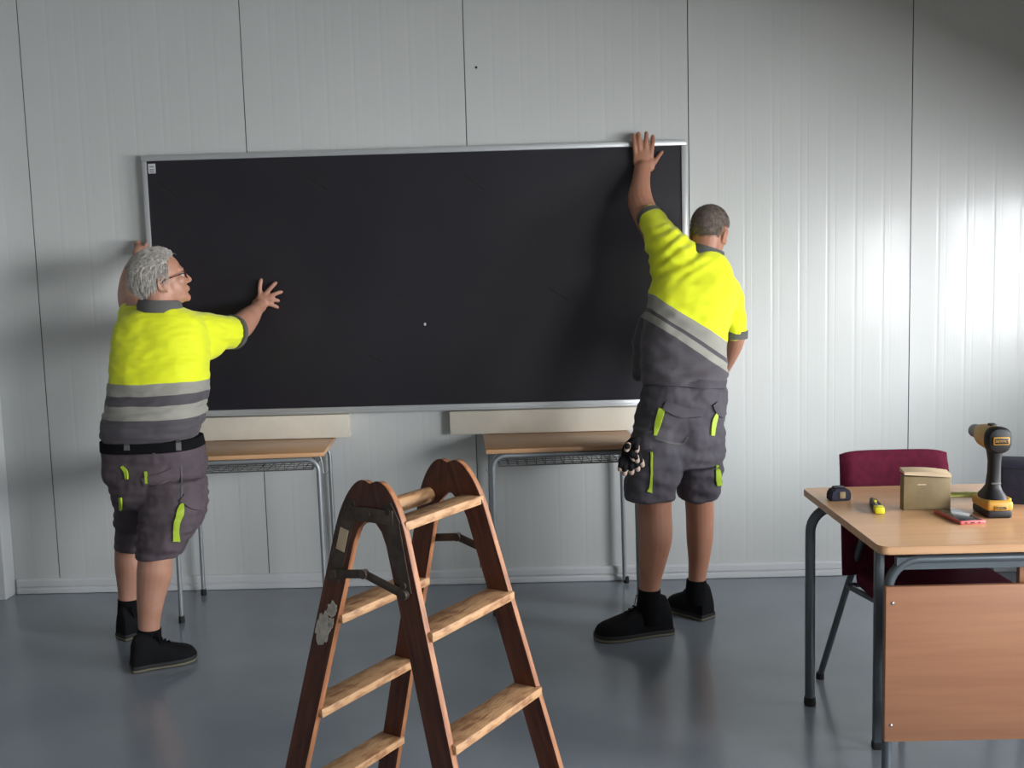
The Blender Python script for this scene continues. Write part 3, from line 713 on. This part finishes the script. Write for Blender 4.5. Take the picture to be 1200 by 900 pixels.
def shoe(root, toe, heel, w=.052, ah=.115, shank=None, sole_mat='sole_edge'):
    """toe/heel on the floor"""
    toe, heel = V(toe), V(heel); d = toe-heel; L = d.length; d.normalize(); s = V((d.y, -d.x, 0)); o = heel
    def X(t, a, z): return o + d*(t*L) + s*a + V((0, 0, z))
    secs = [(.0, .55, .045), (.02, .72, .085), (.07, .80, .112), (.15, .80, .120), (.27, .78, .116), (.36, .82, .100), (.48, .90, .084), (.62, .98, .070), (.76, 1.0, .060), (.88, .92, .052), (.95, .72, .044), (.99, .42, .034), (1.0, .2, .028)]
    bm = bmesh.new(); rings = []
    for t, ww, h in secs:
        ring = []; h = h*ah/.115
        for j in range(20):
            a = PI*j/19; ring.append(bm.verts.new(X(t, math.copysign(abs(math.cos(a))**.75, math.cos(a))*w*ww*(1-.25*(math.sin(a)**3)*(t < .4)), .018+(h-.018)*math.sin(a)**.75)))
        rings.append(ring)
    ring_join(bm, rings); o1 = fin('shoe', bm, M['black'], root)
    bm = bmesh.new(); rings = []
    for z, g in ((0, .94), (.006, 1.02), (.020, 1.06), (.026, 1.0)):
        ring = []
        pl = [(t, ww) for t, ww, h in secs]
        for t, ww in pl: ring.append(X(-.01+t*1.02, w*ww*g+.003, z+.012*max(0, t-.8)*5*.4))
        for t, ww in reversed(pl): ring.append(X(-.01+t*1.02, -w*ww*g-.003, z+.012*max(0, t-.8)*5*.4))
        rings.append([bm.verts.new(q) for q in ring])
    ring_join(bm, rings); fin('sole', bm, M['sole'], o1)
    bm = bmesh.new(); rings = []
    for z, g in ((.0045, 1.075), (.0125, 1.085)):
        rings.append([bm.verts.new(X(-.012+t*1.024, q*(w*ww*g+.003), z+.012*max(0, t-.8)*5*.4)) for q, seq in ((1, secs), (-1, secs[::-1])) for t, ww, h in seq])
    ring_join(bm, rings); fin('sole_edge', bm, M[sole_mat], o1)['label'] = 'pale tan sole edge'
    bm = bmesh.new()
    for k in range(5):
        t = .37+.055*k; h = (.104-.0075*k)*ah/.115
        tube(bm, [X(t, -.022, h-.006), X(t+.01, 0, h+.004), X(t, .022, h-.006)], .0028, 6)
    tube(bm, [X(.36, 0, .11*ah/.115), X(.42, .03, .115*ah/.115), X(.46, .034, .09), X(.40, .012, .105*ah/.115)], .0024, 6)
    tube(bm, [X(.36, 0, .11*ah/.115), X(.43, -.026, .112*ah/.115), X(.47, -.036, .085)], .0024, 6)
    fin('laces', bm, M['sock'], o1)
    return X

# ---------------------------------------------------------------- worker on the left
hl = V((0, 0, 0))
pl_ = onz(170, 765, 0)
w1 = thing('person', (-1.62, 4.05, 0), 'grey-haired worker in glasses, yellow and grey shirt and shorts, one hand spread on the board', 'person', 'workers holding the blackboard')
f1 = V((.86, .46, .20)).normalized(); s1 = f1.cross(V((0, 0, 1))).normalized(); u1 = s1.cross(f1).normalized()
hc = at(189, 327, 4.16)
bm = bmesh.new()
neck = at(187, 376, 4.195)
P1 = head_parts(bm, hc, f1, u1, s1, 1.03, neck, .066)
# torso core under the shirt
rows(bm, [(374, 172, 206, 4.20, .06), (388, 152, 222, 4.19, .10), (440, 140, 234, 4.16, .13), (500, 138, 220, 4.12, .12), (530, 148, 212, 4.10, .09)], 20)
# right arm to the board
limb(bm, [(205, 382, 4.20, 17), (240, 386, 4.32, 15), (275, 386, 4.50, 15.5), (290, 374, 4.62, 13), (300, 363, 4.74, 8.5), (305, 358, 4.80, 8)], 16)
HY = 4.833
ball(bm, at(309, 351.5, HY-.008), .043, .017, .038, (V((.75, 0, .66)), V((0, 1, 0)), V((-.66, 0, .75))), 18)
ball(bm, at(303, 357, HY-.022), .034, .022, .032, None, 16)
for f_ in ([(305, 350, HY-.012), (304.5, 340, HY-.006), (305, 333, HY), (306, 328, HY+.002)], [(309, 347, HY-.010), (315, 340, HY-.010), (319.5, 335, HY-.008), (323, 331.5, HY)],
           [(312, 349, HY-.010), (319, 346, HY-.012), (325, 343.5, HY-.008), (329.5, 342, HY)], [(312, 353, HY-.010), (318, 351.5, HY-.010), (322, 351.5, HY-.006), (326, 352.5, HY)],
           [(308, 356, HY-.010), (315, 356.5, HY-.010), (320.5, 358.0, HY-.006), (325, 360.0, HY)]):
    finger(bm, f_, .0118, .0098)
# left arm up to the board's edge
limb(bm, [(166, 384, 4.22, 16), (154, 362, 4.36, 13), (150.5, 343, 4.52, 12), (154, 320, 4.66, 10), (162, 305, 4.76, 8.5)], 16)
ball(bm, at(164, 297, 4.80), .034, .030, .040, None, 16)
for i, yy in enumerate((286, 290, 294.5, 299)):
    finger(bm, [(164.0, yy+3, 4.800), (160.0, yy-1, 4.825), (160.3, yy-2, 4.852), (164, yy-2, 4.872)], .0110, .0092)
finger(bm, [(167, 296, 4.79), (169.5, 291, 4.815), (171.5, 286, 4.832)], .0105, .009)
# legs
limb(bm, [(198, 570, 4.00, 20), (192, 610, 3.94, 20), (183, 648, 3.90, 19), (181, 672, 3.90, 20), (177, 700, 3.90, 16), (175, 725, 3.90, 13), (175, 745, 3.90, 12), (174, 762, 3.90, 11)], 20)
limb(bm, [(162, 570, 4.15, 17), (158, 600, 4.18, 17), (151, 642, 4.24, 15.5), (152, 665, 4.25, 16.5), (151, 690, 4.26, 12.5), (151, 705, 4.26, 11.5), (151, 725, 4.26, 11)], 20)
union('body', bm, .0048, M['skin_l'], w1, 3)
eyes(P1, f1, u1, s1, w1, 1.03)
def keep1(a, b, d):
    if d > .045: return .068-b if b > .04 else .02
    if d > -.010: return (.030 + (d*.45)) - b if abs(a) > 0 else 0
    if d > -.085: return min((-.020) - b, d+.085)
    return -.01
bm = bmesh.new()
hair_mesh(bm, P1, f1, u1, s1, keep1, 3200, .028, .0013, .008, 3, lambda a, b, d: V((0, -.35 if d > .03 else -.4, -.1 if d > .03 else -.9)))
fin('hair', bm, M['hair_grey'], w1)['label'] = 'short tousled grey hair'
# glasses
bm = bmesh.new()
for q in (-1, 1):
    rim = [P1(q*(.032+.022*math.cos(a)), .096-.012*abs(math.cos(a))*(1 if math.cos(a)*1 > 0 else 0), -.002+.015*math.sin(a)) for a in [2*PI*i/16 for i in range(17)]]
    tube(bm, rim, .0019, 6)
    tube(bm, [P1(q*.054, .088, .004), P1(q*.072, .074, .004), P1(q*.081, .03, -.001), P1(q*.084, -.004, -.004), P1(q*.082, -.02, -.018)], .0022, 6)
tube(bm, [P1(-.011, .1, .003), P1(0, .104, .006), P1(.011, .1, .003)], .0018, 6)
fin('glasses', bm, M['lens'], w1)['label'] = 'dark red spectacles'
# shirt
def fold1(p, n):
    a = .006*nz(V((p.x*1, p.y, p.z*2.2)), 9, 2) + .004*nz(V((p.x, p.y, p.z*3)), 22, 5)
    z = p.z
    if z < 1.02: a += .009*nz(V((p.x*.7, p.y*.7, p.z*5)), 10, 8)
    return a
bm = bmesh.new()
rows(bm, [(360, 170, 208, 4.17, .075), (364, 153, 222, 4.19, .10), (372, 141, 236, 4.20, .125), (388, 135, 242, 4.20, .145), (415, 132, 244, 4.18, .155), (445, 131, 243, 4.16, .165), (475, 127, 241, 4.13, .175), (497, 122, 236, 4.11, .18), (510, 123, 230, 4.10, .17), (518, 127, 226, 4.10, .16)], 36, 2.5)
limb(bm, [(200, 388, 4.20, 24), (228, 388, 4.27, 24), (252, 389, 4.37, 21), (268, 390, 4.45, 19.5), (272, 390, 4.465, 19)], 20)
limb(bm, [(222, 400, 4.24, 22), (240, 408, 4.28, 16), (258, 400, 4.38, 11)], 16)
limb(bm, [(168, 386, 4.22, 20), (157, 375, 4.29, 17), (154, 369, 4.33, 15), (153, 366, 4.35, 14)], 18)
bz = lambda y: at(188, y, 4.0).z
o_ = at(188, 445, 4.0)
sh = banded('yellow_grey_shirt_cloth', (0, 0, 1), o_, [(bz(486)-o_.z-.01, DRK), (bz(470.5)-o_.z-.01, REF), (bz(460)-o_.z-.01, DRK), (bz(444.5)-o_.z-.01, REF), (1, YEL)])
s_o = union('shirt', bm, .007, sh, w1, 5, fold1)
bm = bmesh.new(); c = at(272.5, 389.5, 4.468); d = (at(276, 389, 4.49)-at(262, 388, 4.41)).normalized()
tube(bm, [c-d*.012, c+d*.012], [20.9/ppm(c), 20.2/ppm(c)], 24); fin('cuff', bm, M['rib'], s_o)
bm = bmesh.new(); cc = at(187, 358, 4.165)
rg = []
for k, (r, h) in enumerate(((.083, -.028), (.084, .0), (.077, .022), (.070, .024), (.070, -.02))):
    rg.append([bm.verts.new(cc+V((math.cos(a)*r*1.10, math.sin(a)*r*.98, h-.004*math.cos(a)))) for a in [2*PI*i/28 for i in range(28)]])
ring_join(bm, rg, cap=False); fin('collar', bm, M['rib'], s_o)
# shorts
def fold2(p, n):
    g = max(.1, min(1, (.95-p.z)*12))
    return g*(.010*nz(V((p.x, p.y, p.z*1.6)), 9, 4)+.009*nz(V((p.x*.6, p.y*.6, p.z*3)), 13, 11) + .003*nz(p, 40, 2))
bm = bmesh.new()
rows(bm, [(514, 126, 232, 4.09, .160), (530, 126, 236, 4.08, .17), (552, 129, 239, 4.07, .175), (575, 135, 240, 4.05, .165), (592, 140, 238, 4.04, .13)], 32, 2.6)
rows(bm, [(560, 172, 240, 4.00, .12), (595, 166, 241, 3.97, .125), (615, 164, 235, 3.95, .12), (635, 163, 220, 3.93, .108), (651, 163, 213, 3.92, .10)], 28, 2.4)
rows(bm, [(560, 130, 200, 4.16, .11), (600, 137, 190, 4.19, .11), (625, 138, 180, 4.21, .10), (642, 139, 172, 4.22, .095)], 28, 2.4)
so = union('shorts', bm, .007, M['grey_cloth_l'], w1, 4, fold2)
T1 = bvh(so)
ribbon('piping', T1, [(214, 590), (211, 602), (207, 616), (206, 634)], [3, 8, 6, 8], M['lime'], so, label='lime green trim')
ribbon('piping', T1, [(143, 547), (148, 553), (149, 562)], [3, 4, 3], M['lime'], so, label='lime green trim')
ribbon('piping', T1, [(171, 553), (172, 566)], [2.5, 3], M['lime'], so, label='lime green trim')
ribbon('piping', T1, [(142, 583), (142, 590), (142, 597)], [2, 3, 2], M['lime'], so, label='lime green trim')
ribbon('pocket_flap', T1, [(168, 566), (190, 561), (206, 552)], [10, 12, 10], M['grey_cloth_l'], so, .003, .004)
ribbon('pocket_flap', T1, [(213, 583), (226, 590), (238, 592)], [10, 14, 12], M['grey_cloth_l'], so, .004, .005)
ribbon('seam', T1, [(212, 545), (213, 565), (213, 585)], [2, 2, 2], M['rib'], so, .001, .002)
# belt
bm = bmesh.new(); rows(bm, [(513, 122.5, 234.5, 4.09, .176), (524, 123, 237, 4.085, .178)], 40, 2.6, 1); be = fin('belt', bm, M['sock'], w1)
TB = bvh(be)
for x in (148, 208): ribbon('belt_loop', TB, [(x, 508), (x+.5, 517), (x+1, 528)], 6, M['rib'], so, .002, .003)
# shoes and socks
def sock(root, pts, rpx):
    bm = bmesh.new(); ps = [at(*q) for q in pts]; tube(bm, smooth_path(ps, 4), lerp_list([r/ppm(p) for r, p in zip(rpx, ps)], 4), 20); fin('sock', bm, M['sock'], root)
sock(w1, [(175, 736, 3.90), (174, 766, 3.90)], [13.4, 15]); sock(w1, [(151, 701, 4.26), (151, 732, 4.26)], [12.4, 13])
shoe(w1, onz(230, 771), onz(154, 786), .056, .14)
shoe(w1, onz(170, 741), onz(141, 750), .052, .135)

# ---------------------------------------------------------------- worker on the right
w2 = thing('person', (.58, 4.2, 0), 'crop-haired worker seen from behind, one arm raised to the top edge of the board', 'person', 'workers holding the blackboard')
f2 = V((.50, .84, -.12)).normalized(); s2 = f2.cross(V((0, 0, 1))).normalized(); u2 = s2.cross(f2).normalized()
rl = Matrix.Rotation(math.radians(6), 3, FWD); s2 = rl @ s2; u2 = rl @ u2; f2 = rl @ f2
hc2 = at(832, 272, 4.46)
bm = bmesh.new(); neck2 = at(822, 318, 4.42)
P2 = head_parts(bm, hc2, f2, u2, s2, 1.0, neck2, .063)
rows(bm, [(312, 795, 846, 4.42, .08), (335, 775, 848, 4.40, .11), (390, 768, 840, 4.33, .12), (440, 764, 836, 4.24, .10), (452, 761, 834, 4.22, .10), (480, 775, 825, 4.20, .07)], 20)
HB = 4.828
limb(bm, [(800, 318, 4.42, 20), (776, 284, 4.52, 17), (755, 248, 4.66, 15.5), (750, 232, 4.71, 14.5), (751, 214, 4.76, 11), (753, 198, 4.80, 10)], 16)
ball(bm, at(754, 188, HB-.012), .050, .017, .056, None, 18); ball(bm, at(755, 180, HB-.012), .044, .014, .030, None, 18); ball(bm, at(762, 193, HB-.016), .024, .016, .034, None, 14)
for f_ in ([(745, 184, HB-.010), (744, 174, HB-.014), (743, 165, HB-.008), (742.5, 159, HB+.008)], [(750, 182, HB-.010), (749.5, 171, HB-.016), (749, 162, HB-.010), (748.5, 156.5, HB+.010)],
           [(756.5, 182, HB-.010), (757, 171, HB-.016), (757.5, 162, HB-.010), (757.5, 156, HB+.010)], [(763, 184, HB-.010), (764, 174, HB-.014), (765, 165, HB-.008), (765, 160, HB+.008)]):
    finger(bm, f_, .0125, .0108)
finger(bm, [(761, 198, HB-.016), (767.5, 190, HB-.012), (772, 183, HB-.004), (776, 178, HB)], .0125, .0085)
# right arm, hanging then bent forward
limb(bm, [(846, 336, 4.40, 17), (857, 362, 4.42, 14), (862, 388, 4.46, 12), (859, 404, 4.52, 11.5), (853, 420, 4.60, 9.5), (847, 434, 4.68, 7.5)], 16)
ball(bm, at(845, 440, 4.70), .030, .03, .04, None, 14)
for i in range(4): finger(bm, [(843-i*1.5, 440+i, 4.71), (839-i*1.2, 446, 4.73+i*.01), (837-i, 450, 4.75)], .010, .008)
finger(bm, [(846, 440, 4.70), (844, 448, 4.69), (842, 453, 4.70)], .011, .009)
# legs
limb(bm, [(774, 505, 4.15, 20), (768, 540, 4.13, 20), (767, 575, 4.11, 20.5), (767, 600, 4.11, 20), (768, 628, 4.11, 20), (765, 655, 4.11, 16.5), (762, 680, 4.11, 12.5), (760, 700, 4.11, 12), (760, 715, 4.11, 12)], 20)
limb(bm, [(820, 505, 4.22, 17), (820, 540, 4.26, 17), (819, 575, 4.28, 17), (820, 600, 4.29, 16.5), (820, 630, 4.30, 15.5), (819, 655, 4.31, 12.5), (817, 675, 4.31, 10.5), (816, 700, 4.31, 10)], 20)
union('body', bm, .0048, M['skin'], w2, 3)
eyes(P2, f2, u2, s2, w2)
def keep2(a, b, d):
    if d > .04: return .060-b if b > .03 else .02
    if d > -.005: return (.032+d*.3)-b
    if d > -.062: return min(-.022-b, d+.062)
    return -.01
bm = bmesh.new(); hair_mesh(bm, P2, f2, u2, s2, keep2, 2500, .006, .0008, .0035, 11, lambda a, b, d: V((0, 0, -.5)))
fin('hair', bm, M['hair_dark'], w2)['label'] = 'very short cropped brown hair'
def fold3(p, n):
    q = p-at(800, 380, 4.2)
    dg = q.x*.55+q.z*.83
    a = .007*nz(V((q.x*.4, q.y, dg*3)), 8, 3) + .005*nz(V((p.x, p.y, p.z*1.4)), 18, 6)
    h = at(790, 300, 4.4); r = (p-h).length
    if r < .22: a += .006*math.sin((p.x*.6-p.z)*110+2*nz(p, 10, 1))*max(0, 1-r/.22)*1.1
    if p.z < 1.12: a += .008*nz(V((p.x*.6, p.y, p.z*4)), 10, 9)
    return a
bm = bmesh.new()
rows(bm, [(294, 812, 838, 4.43, .075), (302, 796, 848, 4.42, .10), (316, 774, 857, 4.42, .12), (334, 762, 862, 4.40, .135), (352, 759, 862, 4.38, .145), (375, 756, 856, 4.35, .15), (400, 750, 850, 4.31, .15), (425, 750, 851, 4.27, .155), (440, 751, 851, 4.25, .16), (449, 755, 849, 4.24, .155)], 36, 2.5)
limb(bm, [(800, 345, 4.39, 34), (784, 318, 4.43, 22), (776, 300, 4.47, 17)], 20)
limb(bm, [(808, 325, 4.41, 32), (790, 300, 4.44, 27), (776, 280, 4.50, 22), (766, 262, 4.56, 16.5), (762, 256, 4.58, 15)], 20)
limb(bm, [(838, 330, 4.40, 22), (853, 348, 4.40, 18.5), (859, 368, 4.41, 15), (862, 384, 4.43, 13.5), (862, 387, 4.435, 13)], 18)
limb(bm, [(757, 372, 4.44, 7), (750, 395, 4.42, 8), (748, 420, 4.38, 8), (748, 440, 4.34, 7)], 12)
o_ = at(803, 366, 4.22)
aP = at(760, 338, 4.25); bP = at(846, 393, 4.20); dv = (bP-aP).normalized(); nn = V((-dv.z, 0, dv.x)).normalized()
if nn.z < 0: nn = -nn
ht = lambda x, y, Y=4.2: (at(x, y, Y)-o_).dot(nn)
sh2 = banded('slanted_yellow_grey_shirt_cloth', nn, o_, [(ht(800, 397)-.01, DRK), (ht(800, 386)-.01, REF), (ht(800, 380)-.01, DRK), (ht(800, 362)-.01, REF), (1, YEL)])
s_2 = union('shirt', bm, .007, sh2, w2, 5, fold3)
bm = bmesh.new(); c = at(761, 254, 4.587); d = (at(762, 256, 4.58)-at(770, 270, 4.53)).normalized(); tube(bm, [c-d*.012, c+d*.012], [15.6/ppm(c), 15.2/ppm(c)], 24); fin('cuff', bm, M['rib'], s_2)
bm = bmesh.new(); c = at(862, 391, 4.44); d = V((0, .05, -1)).normalized(); tube(bm, [c-d*.013, c+d*.022], [14.4/ppm(c), 14.0/ppm(c)], 24); fin('cuff', bm, M['rib'], s_2)
bm = bmesh.new(); cc = at(827, 297, 4.43); rg = []
tilt = Matrix.Rotation(math.radians(18), 3, 'Y')
for k, (r, h) in enumerate(((.086, -.03), (.084, .0), (.075, .026), (.069, .028), (.069, -.02))):
    rg.append([bm.verts.new(cc+tilt @ V((math.cos(a)*r, math.sin(a)*r, h))) for a in [2*PI*i/28 for i in range(28)]])
ring_join(bm, rg, cap=False); fin('collar', bm, M['rib'], s_2)
# shorts
def fold4(p, n): return .011*nz(V((p.x, p.y, p.z*1.4)), 9, 14)+.011*nz(V((p.x+p.z*.6, p.y*.6, p.z*2)), 13, 21)+.003*nz(p, 40, 5)
bm = bmesh.new()
rows(bm, [(443, 754, 850, 4.22, .125), (460, 751, 850, 4.21, .14), (490, 745, 849, 4.19, .155), (520, 740, 847, 4.18, .15), (545, 738, 845, 4.17, .12)], 32, 2.6)
rows(bm, [(500, 742, 806, 4.15, .12), (540, 736, 802, 4.13, .12), (565, 733, 796, 4.12, .115), (584, 732, 790, 4.11, .11)], 28, 2.4)
rows(bm, [(500, 790, 849, 4.22, .11), (540, 792, 846, 4.25, .11), (565, 793, 844, 4.27, .10), (584, 794, 841, 4.28, .095)], 28, 2.4)
so2 = union('shorts', bm, .007, M['grey_cloth'], w2, 4, fold4)
T2 = bvh(so2)
for pts, w in (([(776, 480), (772, 494), (768, 510)], [7, 7, 3]), ([(764, 530), (764, 550), (763, 568), (761, 577)], [2, 2, 3, 6]), ([(840, 484), (836, 497), (834, 510)], [3, 5, 4]), ([(840, 545), (841, 558), (842, 569)], [3, 6, 5])):
    ribbon('piping', T2, pts, w, M['lime'], so2, label='lime green trim')
ribbon('pocket_flap', T2, [(779, 476), (800, 483), (822, 484)], [12, 13, 10], M['grey_cloth'], so2, .004, .005)
ribbon('pocket_flap', T2, [(838, 473), (844, 484), (848, 487)], [8, 10, 6], M['grey_cloth'], so2, .004, .005)
ribbon('waistband', T2, [(756, 447), (790, 449), (825, 451), (848, 452)], 9, M['grey_cloth'], so2, .004, .004)
ribbon('cargo_pocket', T2, [(742, 527), (752, 524), (763, 523)], [8, 8, 8], M['grey_cloth'], so2, .006, .006)
ribbon('seam', T2, [(768, 514), (785, 519), (800, 520), (806, 512)], 2, M['rib'], so2, .001, .002)
sock(w2, [(761, 690, 4.11), (760, 728, 4.11)], [13, 15.5]); sock(w2, [(816, 679, 4.31), (816, 706, 4.31)], [11.5, 14])
shoe(w2, onz(698, 751), onz(786, 740), .056, .165)
shoe(w2, onz(786, 712), onz(831, 726), .056, .16)
# ---------------------------------------------------------------- gloves in the side pocket
def glove(rootloc, tips, palm, label, Y):
    t = thing('work_glove', rootloc, label, 'glove', 'gloves hanging from the shorts pocket')
    bm = bmesh.new(); limb(bm, palm, 14, flat=((0, 1, 0), .55))
    for a, b in tips: finger(bm, [(a[0], a[1], Y-.01), ((a[0]+b[0])/2-.5, (a[1]+b[1])/2, Y-.02), (b[0], b[1], Y-.012)], .012, .0105)
    union('glove_body', bm, .004, M['black'], t, 2)
    for a, b in tips:
        bm = bmesh.new(); q = at(b[0], b[1], Y-.012); e = at(a[0], a[1], Y-.01); d = (q-e).normalized()
        tube(bm, [q-d*.012, q-d*.004, q+d*.006], [.0118, .0122, .0112], 14, round_ends=True); fin('finger_tip', bm, M['bone'], t)['label'] = 'beige finger tip'
gp = at(738, 535, 4.02)
glove(at(738, 530, 3.985), [((729, 538), (727, 548)), ((733, 540), (732, 553)), ((740, 540), (740, 552)), ((745, 536), (747, 548)), ((747, 528), (752, 543))], [(741, 518, 3.985, 6), (738, 526, 3.985, 9), (737, 536, 3.985, 9.5)], 'black work glove with beige fingertips hanging lowest from the shorts pocket', 3.985)
glove(at(744, 528, 3.96), [((746, 522), (746, 526)), ((741, 530), (742, 536)), ((744, 531), (746, 538)), ((736, 522), (735, 525))], [(746, 516, 3.955, 5), (742, 523, 3.955, 6.5), (741, 528, 3.955, 6)], 'second black work glove folded over the top of the first at the pocket', 3.955)

# ================================================================ LIGHT
def area(name, loc, rot, sx, sy, e, col):
    l = bpy.data.lights.new(name, 'AREA'); l.shape = 'RECTANGLE'; l.size = sx; l.size_y = sy; l.energy = e; l.color = col
    o = bpy.data.objects.new(name, l); C.objects.link(o); o.location = loc; o.rotation_euler = rot; return o
# sunlit ground and facade glare outside the two windows: long low bright band seen through the openings
area('outside_daylight', (XR+2.6, -2.2, 2.10), (0, math.radians(90), 0), 2.9, 13.0, 4150, (.95, .975, 1.0))
w = bpy.data.worlds.new('world'); bpy.context.scene.world = w; w.use_nodes = True
nt = w.node_tree; bg = nt.nodes['Background']; sky = nt.nodes.new('ShaderNodeTexSky'); sky.sky_type = 'NISHITA'; sky.sun_disc = False; sky.sun_elevation = math.radians(40)
nt.links.new(sky.outputs[0], bg.inputs[0]); bg.inputs[1].default_value = .3
vs = bpy.context.scene.view_settings; vs.view_transform = 'Standard'; vs.look = 'None'; vs.gamma = 1; vs.exposure = 0.0; vs.use_curve_mapping = False
